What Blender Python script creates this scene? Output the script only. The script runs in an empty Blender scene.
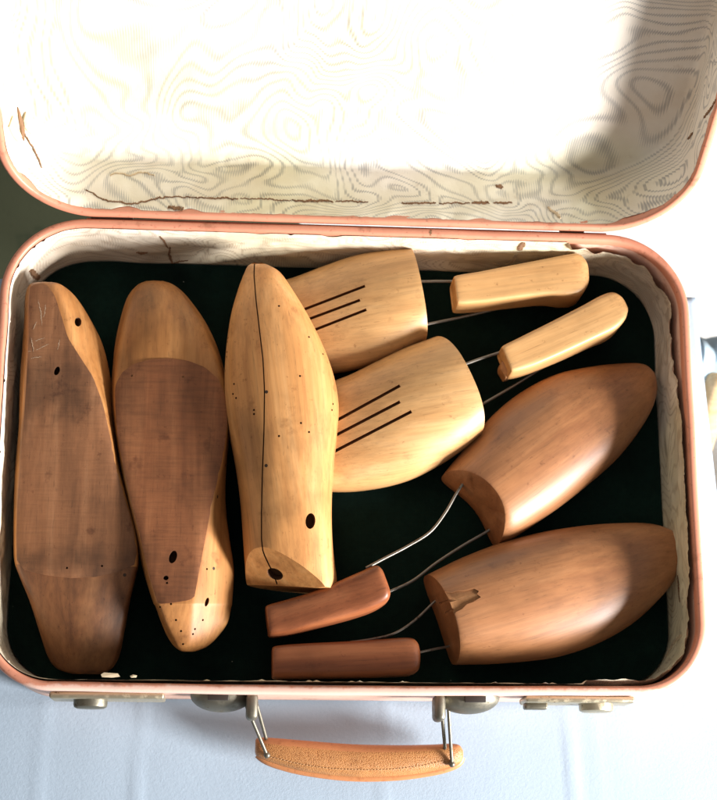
import bpy, bmesh, math, random
from mathutils import Vector, Matrix, Euler, noise
from mathutils.bvhtree import BVHTree
random.seed(7)
S = bpy.context.scene
COL = S.collection

# ------------------------------------------------------------------ camera, light, exposure
F = 1598.3
cam_d = bpy.data.cameras.new('camera')
cam = bpy.data.objects.new('camera', cam_d); COL.objects.link(cam)
cam.location = (-0.0789999, -0.1002688, 1.2250848)
cam.rotation_euler = (0.26728169, -0.07562809, 0.0019459)
cam_d.sensor_fit = 'HORIZONTAL'; cam_d.sensor_width = 36; cam_d.lens = F / 717 * 36
cam_d.clip_start = 0.05; cam_d.clip_end = 50
cam_d.dof.use_dof = True; cam_d.dof.focus_distance = 1.17; cam_d.dof.aperture_fstop = 11
S.camera = cam

w = bpy.data.worlds.new('World'); S.world = w; w.use_nodes = True
bg = w.node_tree.nodes['Background']
bg.inputs[0].default_value = (1.0, 0.97, 0.93, 1); bg.inputs[1].default_value = 0.35

CEN = Vector((0, 0.175, 0.085))
LDIR = Vector((0.84, -0.46, 0.250)).normalized()
ld = bpy.data.lights.new('window_light', 'AREA'); ld.shape = 'RECTANGLE'
ld.size = 0.48; ld.size_y = 0.52; ld.energy = 128; ld.color = (1.0, 0.985, 0.965)
lo = bpy.data.objects.new('window_light', ld); COL.objects.link(lo)
lo.location = CEN + LDIR * 1.75
lo.rotation_euler = LDIR.to_track_quat('Z', 'Y').to_euler()

S.view_settings.view_transform = 'Standard'; S.view_settings.look = 'None'
S.view_settings.gamma = 1; S.view_settings.exposure = 0.0

RM = cam.rotation_euler.to_matrix()
def ray(px, py):
    return RM @ Vector(((px - 358.5) / F, (400 - py) / F, -1))
def P(px, py, z):
    d = ray(px, py); t = (z - cam.location.z) / d.z
    return cam.location + d * t

W, D, H = 0.52, 0.350, 0.085

# ------------------------------------------------------------------ helpers
def tag(o, label=None, cat=None, group=None, kind=None):
    if label: o['label'] = label
    if cat: o['category'] = cat
    if group: o['group'] = group
    if kind: o['kind'] = kind
    return o
def empty(name, loc, rz=0, **k):
    o = bpy.data.objects.new(name, None); COL.objects.link(o); o.empty_display_size = 0.02
    o.location = loc; o.rotation_euler = (0, 0, rz); tag(o, **k); return o
def mkobj(name, verts, faces, mat, parent=None, world=True, matrix=None, smooth=True, angle=40, mats=None):
    """verts in world space; placed under the parent, whose own matrix is kept"""
    me = bpy.data.meshes.new(name)
    o = bpy.data.objects.new(name, me); COL.objects.link(o)
    M = matrix or Matrix()
    if parent is not None:
        o.parent = parent
        PM = world_matrix(parent)
        M = PM if matrix is None else matrix
        o.matrix_basis = PM.inverted() @ M
    else:
        o.matrix_basis = M
    Mi = M.inverted()
    me.from_pydata([tuple(Mi @ Vector(v)) for v in verts], [], faces)
    me.update()
    bm = bmesh.new(); bm.from_mesh(me)
    bmesh.ops.recalc_face_normals(bm, faces=bm.faces); bm.to_mesh(me); bm.free()
    for m in (mats or [mat]): me.materials.append(m)
    if smooth:
        for p in me.polygons: p.use_smooth = True
        me.set_sharp_from_angle(angle=math.radians(angle))
    return o
def world_matrix(o):
    B = o.matrix_basis.copy()
    return world_matrix(o.parent) @ B if o.parent else B
def cr(p0, p1, p2, p3, t):
    return 0.5 * ((2 * p1) + (p2 - p0) * t + (2 * p0 - 5 * p1 + 4 * p2 - p3) * t * t + (3 * p1 - p0 - 3 * p2 + p3) * t ** 3)
def resample(rows, n):
    """Catmull-Rom through rows of equal-length tuples, param by row index"""
    m = len(rows); out = []
    for i in range(n):
        f = i / (n - 1) * (m - 1); k = min(int(f), m - 2); t = f - k
        a = rows[max(k - 1, 0)]; b = rows[k]; c = rows[k + 1]; d = rows[min(k + 2, m - 1)]
        out.append([cr(a[j], b[j], c[j], d[j], t) for j in range(len(b))])
    return out
def arc_resample(pts, n, closed=False):
    pts = [Vector(p) for p in pts]
    if closed: pts = pts + [pts[0]]
    L = [0]
    for a, b in zip(pts, pts[1:]): L.append(L[-1] + (b - a).length)
    out = []; k = 0; m = n if closed else n - 1
    for i in range(n):
        s = L[-1] * i / m
        while k < len(L) - 2 and L[k + 1] < s: k += 1
        dl = L[k + 1] - L[k]
        out.append(pts[k].lerp(pts[k + 1], (s - L[k]) / dl if dl > 1e-12 else 0))
    return out
def rings_mesh(rings, cap=True):
    n = len(rings[0]); verts = [v for r in rings for v in r]; faces = []
    for i in range(len(rings) - 1):
        for j in range(n):
            a = i * n + j; b = i * n + (j + 1) % n
            faces.append((a, b, b + n, a + n))
    if cap:
        for base, ring in ((0, rings[0]), ((len(rings) - 1) * n, rings[-1])):
            c = sum((Vector(v) for v in ring), Vector()) / n
            verts.append(c); ci = len(verts) - 1
            for j in range(n): faces.append((base + j, base + (j + 1) % n, ci))
    return verts, faces
def boxm(name, c, s, mat, parent=None, bev=0.001, rot=None):
    bm = bmesh.new(); bmesh.ops.create_cube(bm, size=1)
    for v in bm.verts: v.co = Vector((v.co.x * s[0], v.co.y * s[1], v.co.z * s[2]))
    if bev: bmesh.ops.bevel(bm, geom=bm.edges[:], offset=bev, segments=3, affect='EDGES', profile=0.5)
    R = rot or Matrix.Identity(3)
    vs = [R @ v.co + Vector(c) for v in bm.verts]; fs = [[v.index for v in f.verts] for f in bm.faces]
    bm.free(); return mkobj(name, vs, fs, mat, parent, angle=50)
def tube(name, pts, r, mat, parent=None, seg=10, n=40, sm=True):
    if sm and len(pts) > 2: pts = [Vector(p) for p in resample([tuple(p) for p in pts], 60)]
    pts = arc_resample(pts, n)
    rings = []
    up = Vector((0, 0, 1)); prev = None
    for i, p in enumerate(pts):
        t = (pts[min(i + 1, n - 1)] - pts[max(i - 1, 0)]).normalized()
        a = prev if prev else (up if abs(t.z) < .9 else Vector((1, 0, 0)))
        s = (a - t * a.dot(t)).normalized(); prev = s; b = t.cross(s)
        rings.append([p + (s * math.cos(q) + b * math.sin(q)) * r for q in [2 * math.pi * k / seg for k in range(seg)]])
    v, f = rings_mesh(rings); return mkobj(name, v, f, mat, parent)

# ------------------------------------------------------------------ materials
def nt(name):
    m = bpy.data.materials.new(name); m.use_nodes = True
    N = m.node_tree.nodes; L = m.node_tree.links
    return m, N, L, N['Principled BSDF']
def node(N, t, **k):
    n = N.new(t)
    for a, b in k.items(): setattr(n, a, b)
    return n
def mapping(N, L, scale, src='Object', loc=(0, 0, 0)):
    tc = N.new('ShaderNodeTexCoord'); mp = N.new('ShaderNodeMapping')
    mp.inputs['Scale'].default_value = scale; mp.inputs['Location'].default_value = loc
    L.new(tc.outputs[src], mp.inputs[0]); return mp.outputs[0]
def noise_n(N, L, vec, scale, detail=4, rough=.55, dist=0):
    n = N.new('ShaderNodeTexNoise'); n.inputs['Scale'].default_value = scale; n.inputs['Detail'].default_value = detail
    n.inputs['Roughness'].default_value = rough; n.inputs['Distortion'].default_value = dist
    L.new(vec, n.inputs['Vector']); return n.outputs['Fac']
def ramp(N, L, fac, stops):
    r = N.new('ShaderNodeValToRGB'); e = r.color_ramp.elements
    while len(e) < len(stops): e.new(0.5)
    for x, (p, c) in zip(e, stops):
        x.position = p; x.color = (*c, 1) if len(c) == 3 else c
    L.new(fac, r.inputs[0]); return r.outputs[0]
def mix(N, L, fac, a, b, mode='MIX'):
    m = N.new('ShaderNodeMix'); m.data_type = 'RGBA'; m.blend_type = mode
    if isinstance(fac, float): m.inputs[0].default_value = fac
    else: L.new(fac, m.inputs[0])
    for i, x in ((6, a), (7, b)):
        if isinstance(x, tuple): m.inputs[i].default_value = (*x, 1)
        else: L.new(x, m.inputs[i])
    return m.outputs[2]
def math_n(N, L, op, a, b=None, clamp=False):
    m = N.new('ShaderNodeMath'); m.operation = op; m.use_clamp = clamp
    for i, x in ((0, a), (1, b)):
        if x is None: continue
        if isinstance(x, (int, float)): m.inputs[i].default_value = x
        else: L.new(x, m.inputs[i])
    return m.outputs[0]
def bump(N, L, bsdf, h, strength=.3, dist=.001):
    b = N.new('ShaderNodeBump'); b.inputs['Strength'].default_value = strength; b.inputs['Distance'].default_value = dist
    L.new(h, b.inputs['Height']); L.new(b.outputs[0], bsdf.inputs['Normal'])
G = lambda v: (v, v, v)

def wood(name, base, dark, light, rough=.42, worm=0.0, saw=0.0, seed=0, stain=.5, coat=.15):
    """grain runs along local X"""
    m, N, L, B = nt(name)
    v1 = mapping(N, L, (5, 60, 60), loc=(seed, seed, 0))
    g = noise_n(N, L, v1, 1.0, 6, .6, .6)
    v2 = mapping(N, L, (11, 380, 380), loc=(seed, 0, 0))
    fine = noise_n(N, L, v2, 1.0, 3, .6)
    v3 = mapping(N, L, (1, 1, 1), loc=(seed * 1.7, 3, 0))
    cloud = noise_n(N, L, v3, 16, 4, .6)
    c = ramp(N, L, g, [(.25, dark), (.5, base), (.75, light)])
    f2 = ramp(N, L, fine, [(.30, G(.78)), (.55, G(1.0)), (.8, G(1.08))])
    c = mix(N, L, .8 * (1 - .75 * saw), c, f2, 'MULTIPLY')
    st = ramp(N, L, cloud, [(.36, G(.50)), (.50, G(.92)), (.68, G(1.10))])
    c = mix(N, L, stain, c, st, 'MULTIPLY')
    blot = ramp(N, L, noise_n(N, L, v3, 55, 5, .65), [(.30, (.40, .30, .24)), (.40, G(1)), (1, G(1))])
    c = mix(N, L, .6 * stain + .1, c, blot, 'MULTIPLY')
    pv = mapping(N, L, (40, 900, 900), loc=(seed, 7, 0))
    pore = ramp(N, L, noise_n(N, L, pv, 1.0, 2, .7), [(.28, G(.55)), (.38, G(1)), (1, G(1))])
    c = mix(N, L, .7, c, pore, 'MULTIPLY')
    dirt = ramp(N, L, noise_n(N, L, mapping(N, L, (1, 1, 1), loc=(seed, 0, 5)), 190, 5, .7), [(.30, (.38, .26, .18)), (.37, G(1)), (1, G(1))])
    c = mix(N, L, .55, c, dirt, 'MULTIPLY')
    hb = math_n(N, L, 'MULTIPLY', fine, .5)
    if worm:
        vo = N.new('ShaderNodeTexVoronoi'); vo.inputs['Scale'].default_value = 75
        L.new(v3, vo.inputs['Vector'])
        d = vo.outputs['Distance']
        sel = N.new('ShaderNodeSeparateColor'); L.new(vo.outputs['Color'], sel.inputs[0])
        near = math_n(N, L, 'LESS_THAN', d, .10)
        few = math_n(N, L, 'GREATER_THAN', sel.outputs[0], 1 - worm)
        dot = math_n(N, L, 'MULTIPLY', near, few)
        c = mix(N, L, dot, c, (.03, .014, .006))
        hb = math_n(N, L, 'SUBTRACT', hb, dot)
    if saw:
        vs = mapping(N, L, (1, .06, .1), loc=(seed, 0, 0))
        sl = noise_n(N, L, vs, 520, 3, .7)
        sc = ramp(N, L, sl, [(.3, G(.62)), (.55, G(1)), (.8, G(1.12))])
        c = mix(N, L, saw, c, sc, 'MULTIPLY')
        hb = math_n(N, L, 'ADD', hb, sl)
    L.new(c, B.inputs['Base Color'])
    r = N.new('ShaderNodeMapRange'); r.inputs[3].default_value = rough - .08; r.inputs[4].default_value = rough + .2
    L.new(cloud, r.inputs[0]); L.new(r.outputs[0], B.inputs['Roughness'])
    B.inputs['Coat Weight'].default_value = coat; B.inputs['Coat Roughness'].default_value = .44; B.inputs['Specular IOR Level'].default_value = .32
    bump(N, L, B, hb, .25, .0006)
    return m

def paper(name, sx=(8, 5, 8), seed=0.0, worn=0.3, stagger=520, base=(.74, .685, .61), line=(.32, .31, .31)):
    """cream moire-printed lining paper, toothed contour lines"""
    m, N, L, B = nt(name)
    v = mapping(N, L, sx, loc=(seed, seed * .5, 0))
    n1 = noise_n(N, L, v, 1.0, 2.2, .40, .45)
    raw = N.new('ShaderNodeTexCoord'); sp = N.new('ShaderNodeSeparateXYZ'); L.new(raw.outputs['Object'], sp.inputs[0])
    saw = math_n(N, L, 'FRACT', math_n(N, L, 'MULTIPLY', sp.outputs[0], stagger))
    val = math_n(N, L, 'ADD', math_n(N, L, 'MULTIPLY', n1, 32), math_n(N, L, 'MULTIPLY', saw, .26))
    fr = math_n(N, L, 'FRACT', val)
    tri = math_n(N, L, 'ABSOLUTE', math_n(N, L, 'SUBTRACT', fr, .5))
    k = ramp(N, L, tri, [(.0, G(1)), (.08, G(.75)), (.19, G(.0))])
    v3 = mapping(N, L, (1, 1, 1), loc=(seed, 2, 1))
    var = ramp(N, L, noise_n(N, L, v3, 22, 3, .6), [(.3, G(.45)), (.7, G(1))])
    k = math_n(N, L, 'MULTIPLY', k, var)
    c = mix(N, L, k, base, line)
    st = ramp(N, L, noise_n(N, L, v3, 9, 5, .6), [(.32, (.82, .73, .62)), (.52, G(1)), (1, G(1))])
    c = mix(N, L, .6, c, st, 'MULTIPLY')
    s2 = ramp(N, L, noise_n(N, L, v3, 60, 6, .7), [(.28, (.45, .33, .22)), (.38, G(1)), (1, G(1))])
    c = mix(N, L, worn, c, s2, 'MULTIPLY')
    ty = ramp(N, L, noise_n(N, L, v3, 5, 3, .5), [(.42, G(1)), (.60, (.96, .98, .80))])
    c = mix(N, L, .9, c, ty, 'MULTIPLY')
    L.new(c, B.inputs['Base Color']); B.inputs['Roughness'].default_value = .55
    wr = noise_n(N, L, v3, 45, 5, .6)
    bump(N, L, B, wr, .15 + worn * .6, .003)
    return m

def paint(name, base, worn, rough=.4, seed=0, scale=40):
    m, N, L, B = nt(name)
    v = mapping(N, L, (1, 1, 1), loc=(seed, 0, 0))
    n1 = noise_n(N, L, v, scale, 6, .65)
    c = ramp(N, L, n1, [(.30, worn), (.42, base), (.75, tuple(min(1, x * 1.12) for x in base))])
    n2 = noise_n(N, L, v, 260, 3, .6)
    sp = ramp(N, L, n2, [(.31, (.45, .33, .28)), (.37, G(1)), (1, G(1))])
    c = mix(N, L, .5, c, sp, 'MULTIPLY')
    L.new(c, B.inputs['Base Color']); B.inputs['Roughness'].default_value = rough
    bump(N, L, B, n2, .12, .0008)
    return m

def metal(name, col, rough=.35, rust=.4):
    m, N, L, B = nt(name)
    v = mapping(N, L, (1, 1, 1))
    n = noise_n(N, L, v, 160, 5, .7)
    c = ramp(N, L, n, [(.30, (.10, .06, .035)), (.30 + .2 * rust, col), (1, col)])
    L.new(c, B.inputs['Base Color'])
    r = ramp(N, L, n, [(.3, G(.8)), (.5, G(rough)), (1, G(rough))]); L.new(r, B.inputs['Roughness'])
    B.inputs['Metallic'].default_value = .85
    bump(N, L, B, n, .2, .0006)
    return m

M_last_light = wood('pale_maple', (.56, .26, .085), (.38, .15, .044), (.67, .36, .145), .42, worm=.12, seed=1, stain=.62)
M_last_brown = wood('brown_maple', (.36, .175, .075), (.24, .105, .042), (.46, .245, .115), .5, worm=.05, seed=5, stain=.6)
M_last_tan = wood('tan_maple', (.39, .165, .048), (.23, .086, .024), (.50, .24, .082), .45, worm=.06, seed=9, stain=.75)
M_last_shaded = wood('shaded_maple', (.20, .078, .028), (.10, .036, .014), (.29, .125, .048), .5, worm=.05, seed=61, stain=.9)  # darker copy of the maple, shade by the front wall put into its colour
M_sole_grey = wood('worn_sole_wood', (.225, .092, .037), (.12, .047, .018), (.31, .142, .064), .55, worm=.04, saw=.3, seed=12, stain=1.0)
M_sole_red = wood('sawn_sole_wood', (.235, .082, .029), (.15, .048, .016), (.31, .12, .046), .55, worm=.03, saw=.55, seed=15, stain=.8)
M_tree_light = wood('varnished_beech', (.60, .335, .135), (.48, .245, .088), (.68, .41, .19), .36, seed=20, stain=.32, coat=.4)
M_tree_red = wood('reddish_beech', (.37, .155, .058), (.25, .092, .034), (.46, .21, .088), .40, seed=27, stain=.45, coat=.65)
M_knob_red = wood('red_brown_knob_wood', (.27, .082, .029), (.18, .05, .017), (.35, .125, .048), .38, seed=31, stain=.5, coat=.2)
M_raw = wood('bare_chipped_wood', (.34, .155, .06), (.15, .06, .024), (.58, .36, .19), .7, seed=41, saw=.4, coat=0)
M_wire = metal('spring_steel', (.21, .19, .165), .38, .7)
M_plate = metal('tarnished_nickel', (.17, .155, .12), .45, .35)
M_rim = paint('salmon_edge', (.56, .225, .140), (.33, .12, .065), .45, 0, 42)
def worn_front(m):
    """the front edge has lost its salmon paint along its outer side"""
    m = m.copy(); m.name = 'salmon_edge_worn_front'; N = m.node_tree.nodes; L = m.node_tree.links; B = N['Principled BSDF']
    src = B.inputs['Base Color'].links[0].from_socket
    tc = N.new('ShaderNodeTexCoord'); sp = N.new('ShaderNodeSeparateXYZ'); L.new(tc.outputs['Object'], sp.inputs[0])
    ns = noise_n(N, L, tc.outputs['Object'], 130, 5, .65)
    y = math_n(N, L, 'ADD', sp.outputs[1], math_n(N, L, 'MULTIPLY', math_n(N, L, 'SUBTRACT', ns, .5), .007))
    mr = N.new('ShaderNodeMapRange'); mr.inputs[1].default_value = -.1735; mr.inputs[2].default_value = -.1718; mr.inputs[3].default_value = .85; mr.inputs[4].default_value = 0
    L.new(y, mr.inputs[0]); L.new(mix(N, L, mr.outputs[0], src, (.74, .50, .41)), B.inputs['Base Color'])
    return m
M_rim_tray = worn_front(M_rim)
M_shell = paint('faded_pink_shell', (.70, .44, .34), (.50, .25, .17), .5, 4, 60)
M_lidin = paper('lid_lining_paper', (8.5, 7.5, 12), 0.0, .22)
M_trayin = paper('tray_lining_paper', (9, 9, 16), 4.3, .5, base=(.74, .655, .54), line=(.48, .39, .30))
M_scratch, _N, _L, _B = nt('pale_scratched_wood'); _B.inputs['Base Color'].default_value = (.38, .26, .17, 1)
M_card, _N, _L, _B = nt('torn_cardboard'); _B.inputs['Base Color'].default_value = (.23, .12, .06, 1); _B.inputs['Roughness'].default_value = .9
M_flap, _N, _L, _B = nt('lifted_paper'); _B.inputs['Base Color'].default_value = (.74, .66, .55, 1); _B.inputs['Roughness'].default_value = .8
M_gap, _N, _L, _B = nt('dark_slot_gap'); _B.inputs['Base Color'].default_value = (.02, .014, .01, 1)
M_slot, _N, _L, _B = nt('sawn_slot_wood'); _B.inputs['Base Color'].default_value = (.26, .105, .036, 1); _B.inputs['Roughness'].default_value = .8
M_thread, _N, _L, _B = nt('waxed_thread'); _B.inputs['Base Color'].default_value = (.42, .22, .09, 1)
M_card2, _N, _L, _B = nt('bare_pink_card'); _B.inputs['Base Color'].default_value = (.60, .40, .33, 1); _B.inputs['Roughness'].default_value = .85
M_curl, _N, _L, _B = nt('curled_paper_edge'); _B.inputs['Base Color'].default_value = (.60, .47, .31, 1); _B.inputs['Roughness'].default_value = .8
def cloth_mat(name, base, base2, scale=1400, bs=.5, rough=.9, wv=.5, nsc=250):
    m, N, L, B = nt(name)
    v = mapping(N, L, (1, 1, 1))
    wx = N.new('ShaderNodeTexWave'); wx.inputs['Scale'].default_value = scale / 6.28; wx.inputs['Distortion'].default_value = 1.5; wx.inputs['Detail'].default_value = 2
    wy = N.new('ShaderNodeTexWave'); wy.bands_direction = 'Y'; wy.inputs['Scale'].default_value = scale / 6.28; wy.inputs['Distortion'].default_value = 1.5; wy.inputs['Detail'].default_value = 2
    L.new(v, wx.inputs[0]); L.new(v, wy.inputs[0])
    s = math_n(N, L, 'ADD', wx.outputs['Fac'], wy.outputs['Fac'])
    n = noise_n(N, L, v, nsc, 4, .7)
    h = math_n(N, L, 'ADD', math_n(N, L, 'MULTIPLY', s, wv), math_n(N, L, 'MULTIPLY', n, 1.5 - wv))
    c = ramp(N, L, math_n(N, L, 'MULTIPLY', h, .5), [(.2, base2), (.7, base)])
    L.new(c, B.inputs['Base Color']); B.inputs['Roughness'].default_value = rough
    B.inputs['Sheen Weight'].default_value = .0
    bump(N, L, B, h, bs, .0007)
    return m
M_green = cloth_mat('dark_green_felt', (.0045, .016, .012), (.0015, .006, .005), 2500, .3)
M_green.node_tree.nodes['Principled BSDF'].inputs['Specular IOR Level'].default_value = .1
_N = M_green.node_tree.nodes; _L = M_green.node_tree.links; _B = _N['Principled BSDF']
_src = _B.inputs['Base Color'].links[0].from_socket; _v = mapping(_N, _L, (1, 1, 1))
_vo = _N.new('ShaderNodeTexVoronoi'); _vo.inputs['Scale'].default_value = 110; _L.new(_v, _vo.inputs['Vector'])
_se = _N.new('ShaderNodeSeparateColor'); _L.new(_vo.outputs['Color'], _se.inputs[0])
_dot = math_n(_N, _L, 'MULTIPLY', math_n(_N, _L, 'LESS_THAN', _vo.outputs['Distance'], .055), math_n(_N, _L, 'GREATER_THAN', _se.outputs[0], .93))
_pt = ramp(_N, _L, noise_n(_N, _L, _v, 14, 4, .6), [(.35, G(.6)), (.65, G(1.5))])
_L.new(mix(_N, _L, _dot, mix(_N, _L, 1.0, _src, _pt, 'MULTIPLY'), (.16, .17, .14)), _B.inputs['Base Color'])
M_cloth = cloth_mat('pale_blue_linen', (.37, .45, .54), (.33, .41, .50), 3200, .25, wv=.15, nsc=420)
M_leather, N_, L_, B_ = nt('tan_leather')
_v = mapping(N_, L_, (1, 1, 1)); _vo = N_.new('ShaderNodeTexVoronoi'); _vo.inputs['Scale'].default_value = 1500; L_.new(_v, _vo.inputs['Vector'])
_c = ramp(N_, L_, _vo.outputs['Distance'], [(.1, (.50, .24, .085)), (.55, (.42, .18, .055)), (.85, (.30, .11, .032))])
_n = ramp(N_, L_, noise_n(N_, L_, _v, 60, 4, .6), [(.3, G(.72)), (.6, G(1.05))]); _c = mix(N_, L_, .8, _c, _n, 'MULTIPLY')
L_.new(_c, B_.inputs['Base Color']); B_.inputs['Roughness'].default_value = .42
bump(N_, L_, B_, math_n(N_, L_, 'MULTIPLY', _vo.outputs['Distance'], -1), .4, .0008)
M_leather_edge = paint('smooth_leather_edge', (.44, .175, .065), (.30, .10, .032), .45, 2, 90)

# ------------------------------------------------------------------ setting
fl = mkobj('floor', [(-4, -4, -.75), (4, -4, -.75), (4, 4, -.75), (-4, 4, -.75)], [(0, 1, 2, 3)], None, smooth=False,
           mats=[paint('whitewashed_floor', (.86, .86, .84), (.78, .78, .76), .5, 3, 8)])
tag(fl, kind='structure')
pb = P(2, 278, 0); pr1 = P(701.5, 345, 0); pr2 = P(718, 497, 0)
dr = (pr2 - pr1); 
def right_edge(y): return pr1.x + (y - pr1.y) * dr.x / dr.y
YB, YF, XL = pb.y, -.60, -.75
tb = empty('table', (0, 0, -.75), label='wooden table hidden under the pale blue cloth below the suitcase', cat='table')
def quadprism(name, poly, z0, z1, mat, parent):
    n = len(poly); vs = [(x, y, z0) for x, y in poly] + [(x, y, z1) for x, y in poly]
    fs = [tuple(range(n)), tuple(range(n, 2 * n))] + [(i, (i + 1) % n, n + (i + 1) % n, n + i) for i in range(n)]
    return mkobj(name, vs, fs, mat, parent, smooth=False)
quadprism('tabletop', [(XL + .006, YF + .006), (right_edge(YF) - .006, YF + .006), (right_edge(YB) - .006, YB - .006), (XL + .006, YB - .006)], -.03, -.0035, M_last_brown, tb)
for (x, y) in ((XL + .05, YF + .05), (right_edge(YF) - .06, YF + .05), (right_edge(YB) - .06, YB - .05), (XL + .05, YB - .05)):
    boxm('leg', (x, y, -.39), (.05, .05, .715), M_last_brown, tb, .003)
# cloth: gently uneven top sheet with ironed creases, hanging sides
nx, ny = 220, 170
vs = []; fs = []
def crease(x, y):
    z = 0
    for (cx, slope, wd, amp) in ((P(572, 740, 0).x, -.10, .0022, .0011), (P(598, 700, 0).x, -.05, .0020, .0007), (P(385, 760, 0).x, .02, .0018, .0006),
                             (P(140, 720, 0).x, .03, .0020, .0008), (P(40, 770, 0).x, .0, .0022, .0007)):
        d = x - cx - slope * (y + .05)
        z += amp * math.exp(-(d / wd) ** 2)
    return z
for j in range(ny + 1):
    y = YF + (YB - YF) * j / ny
    for i in range(nx + 1):
        xr = right_edge(y); x = XL + (xr - XL) * (i / nx)
        z = noise.noise(Vector((x * 7, y * 7, 0))) * .0012 + noise.noise(Vector((x * 30, y * 22, 3))) * .00025 + crease(x, y) - .0022
        if abs(x) < .27 and 0 < y < .35: z = -.003
        vs.append((x, y, min(z, .002)))
for j in range(ny):
    for i in range(nx):
        a = j * (nx + 1) + i; fs.append((a, a + 1, a + nx + 2, a + nx + 1))
border = [i for i in range(nx + 1)] + [j * (nx + 1) + nx for j in range(1, ny + 1)] + [ny * (nx + 1) + i for i in range(nx - 1, -1, -1)] + [j * (nx + 1) for j in range(ny - 1, 0, -1)]
cc = Vector(((XL + .4) / 2, (YF + YB) / 2, 0)); prev = border
for k, drop in enumerate((.012, .06, .14, .24)):
    new = []
    for q, b in enumerate(border):
        p = Vector(vs[b]); o_ = Vector((0, 0, 0))
        wv = .010 * k * math.sin(q * .13) * (1 if k else 0)
        dirn = Vector((p.x - cc.x, 0, 0)).normalized() if (b % (nx + 1) in (0, nx)) else Vector((0, 1 if p.y > cc.y else -1, 0))
        vs.append(tuple(Vector((p.x, p.y, -drop)) + dirn * (.002 + abs(wv) * .6))); new.append(len(vs) - 1)
    m_ = len(border)
    for q in range(m_): fs.append((prev[q], prev[(q + 1) % m_], new[(q + 1) % m_], new[q]))
    prev = new
tc_ = mkobj('tablecloth', vs, fs, M_cloth, angle=80)
tag(tc_, 'pale blue woven tablecloth with ironed creases under the suitcase', 'tablecloth')
# dark rug beyond the table, upper left
rm_ = paint('dark_olive_wool', (.075, .085, .045), (.020, .040, .018), .9, 6, 9)
rs = []; rf = []
rx0, rx1, ry0, ry1 = -1.6, P(300, 225, -.74).x, YB + .03, YB + 1.6
for j in range(41):
    for i in range(41):
        x = rx0 + (rx1 - rx0) * i / 40; y = ry0 + (ry1 - ry0) * j / 40
        rs.append((x, y, -.738 + .004 * noise.noise(Vector((x * 9, y * 9, 0)))))
for j in range(40):
    for i in range(40):
        a = j * 41 + i; rf.append((a, a + 1, a + 42, a + 41))
base_n = len(rs); edge = [i for i in range(41)] + [j * 41 + 40 for j in range(1, 41)] + [40 * 41 + i for i in range(39, -1, -1)] + [j * 41 for j in range(39, 0, -1)]
for e in edge: rs.append((rs[e][0], rs[e][1], -.7495))
for q in range(len(edge)): rf.append((edge[q], edge[(q + 1) % len(edge)], base_n + (q + 1) % len(edge), base_n + q))
tag(mkobj('rug', rs, rf, rm_), 'dark olive green rug on the floor beyond the table at upper left', 'rug')

# wooden chair on the right, beyond the cloth
ct = P(713, 372, -.20); cb = P(722, 520, -.45)
ch = empty('wooden_chair', (ct.x + .2, ct.y - .1, -.75), label='pale wooden chair half out of the frame right of the suitcase', cat='chair')
M_chair = wood('blond_chair_wood', (.55, .37, .19), (.42, .26, .12), (.65, .46, .27), .4, seed=50, stain=.3)
def bar(name, a, b, wx, wy, mat, parent):
    a = Vector(a); b = Vector(b); q = (b - a).to_track_quat('Z', 'Y').to_matrix()
    return boxm(name, (a + b) / 2, (wx, wy, (b - a).length), mat, parent, min(wx, wy) * .35, q)
x0 = ct.x - .005; y0 = ct.y
bar('back_post', (x0 + .012, y0, -.20), (x0 + .055, y0 - .20, -.748), .024, .03, M_chair, ch)
bar('back_post', (x0 + .40, y0 + .03, -.20), (x0 + .44, y0 - .17, -.748), .024, .03, M_chair, ch)
bar('back_rail', (x0 + .022, y0 - .005, -.235), (x0 + .405, y0 + .022, -.235), .018, .05, M_chair, ch)
bar('leg', (x0 + .05, y0 - .50, -.46), (x0 + .045, y0 - .52, -.748), .03, .03, M_chair, ch)
bar('leg', (x0 + .43, y0 - .47, -.46), (x0 + .44, y0 - .49, -.748), .03, .03, M_chair, ch)
boxm('seat', (x0 + .25, y0 - .32, -.45), (.42, .40, .02), M_chair, ch, .008)
# bluish cloth lying over the chair top
tv = []; tf = []
q0 = P(727, 350, -.18)
for j in range(13):
    for i in range(13):
        u_, v_ = i / 12 - .5, j / 12 - .5
        tv.append((q0.x + u_ * .05, q0.y + v_ * .045, -.185 - 2.2 * (v_ * v_) * .05 + .004 * math.sin(i * 1.3)))
for j in range(12):
    for i in range(12):
        a = j * 13 + i; tf.append((a, a + 1, a + 14, a + 13))
bc = mkobj('folded_towel', tv, tf, paint('grey_blue_cotton', (.30, .38, .43), (.24, .31, .36), .9, 3, 20))
bc.modifiers.new('thick', 'SOLIDIFY').thickness = .006
tag(bc, 'blurred blue grey towel hanging over the top of the wooden chair', 'towel')

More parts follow.
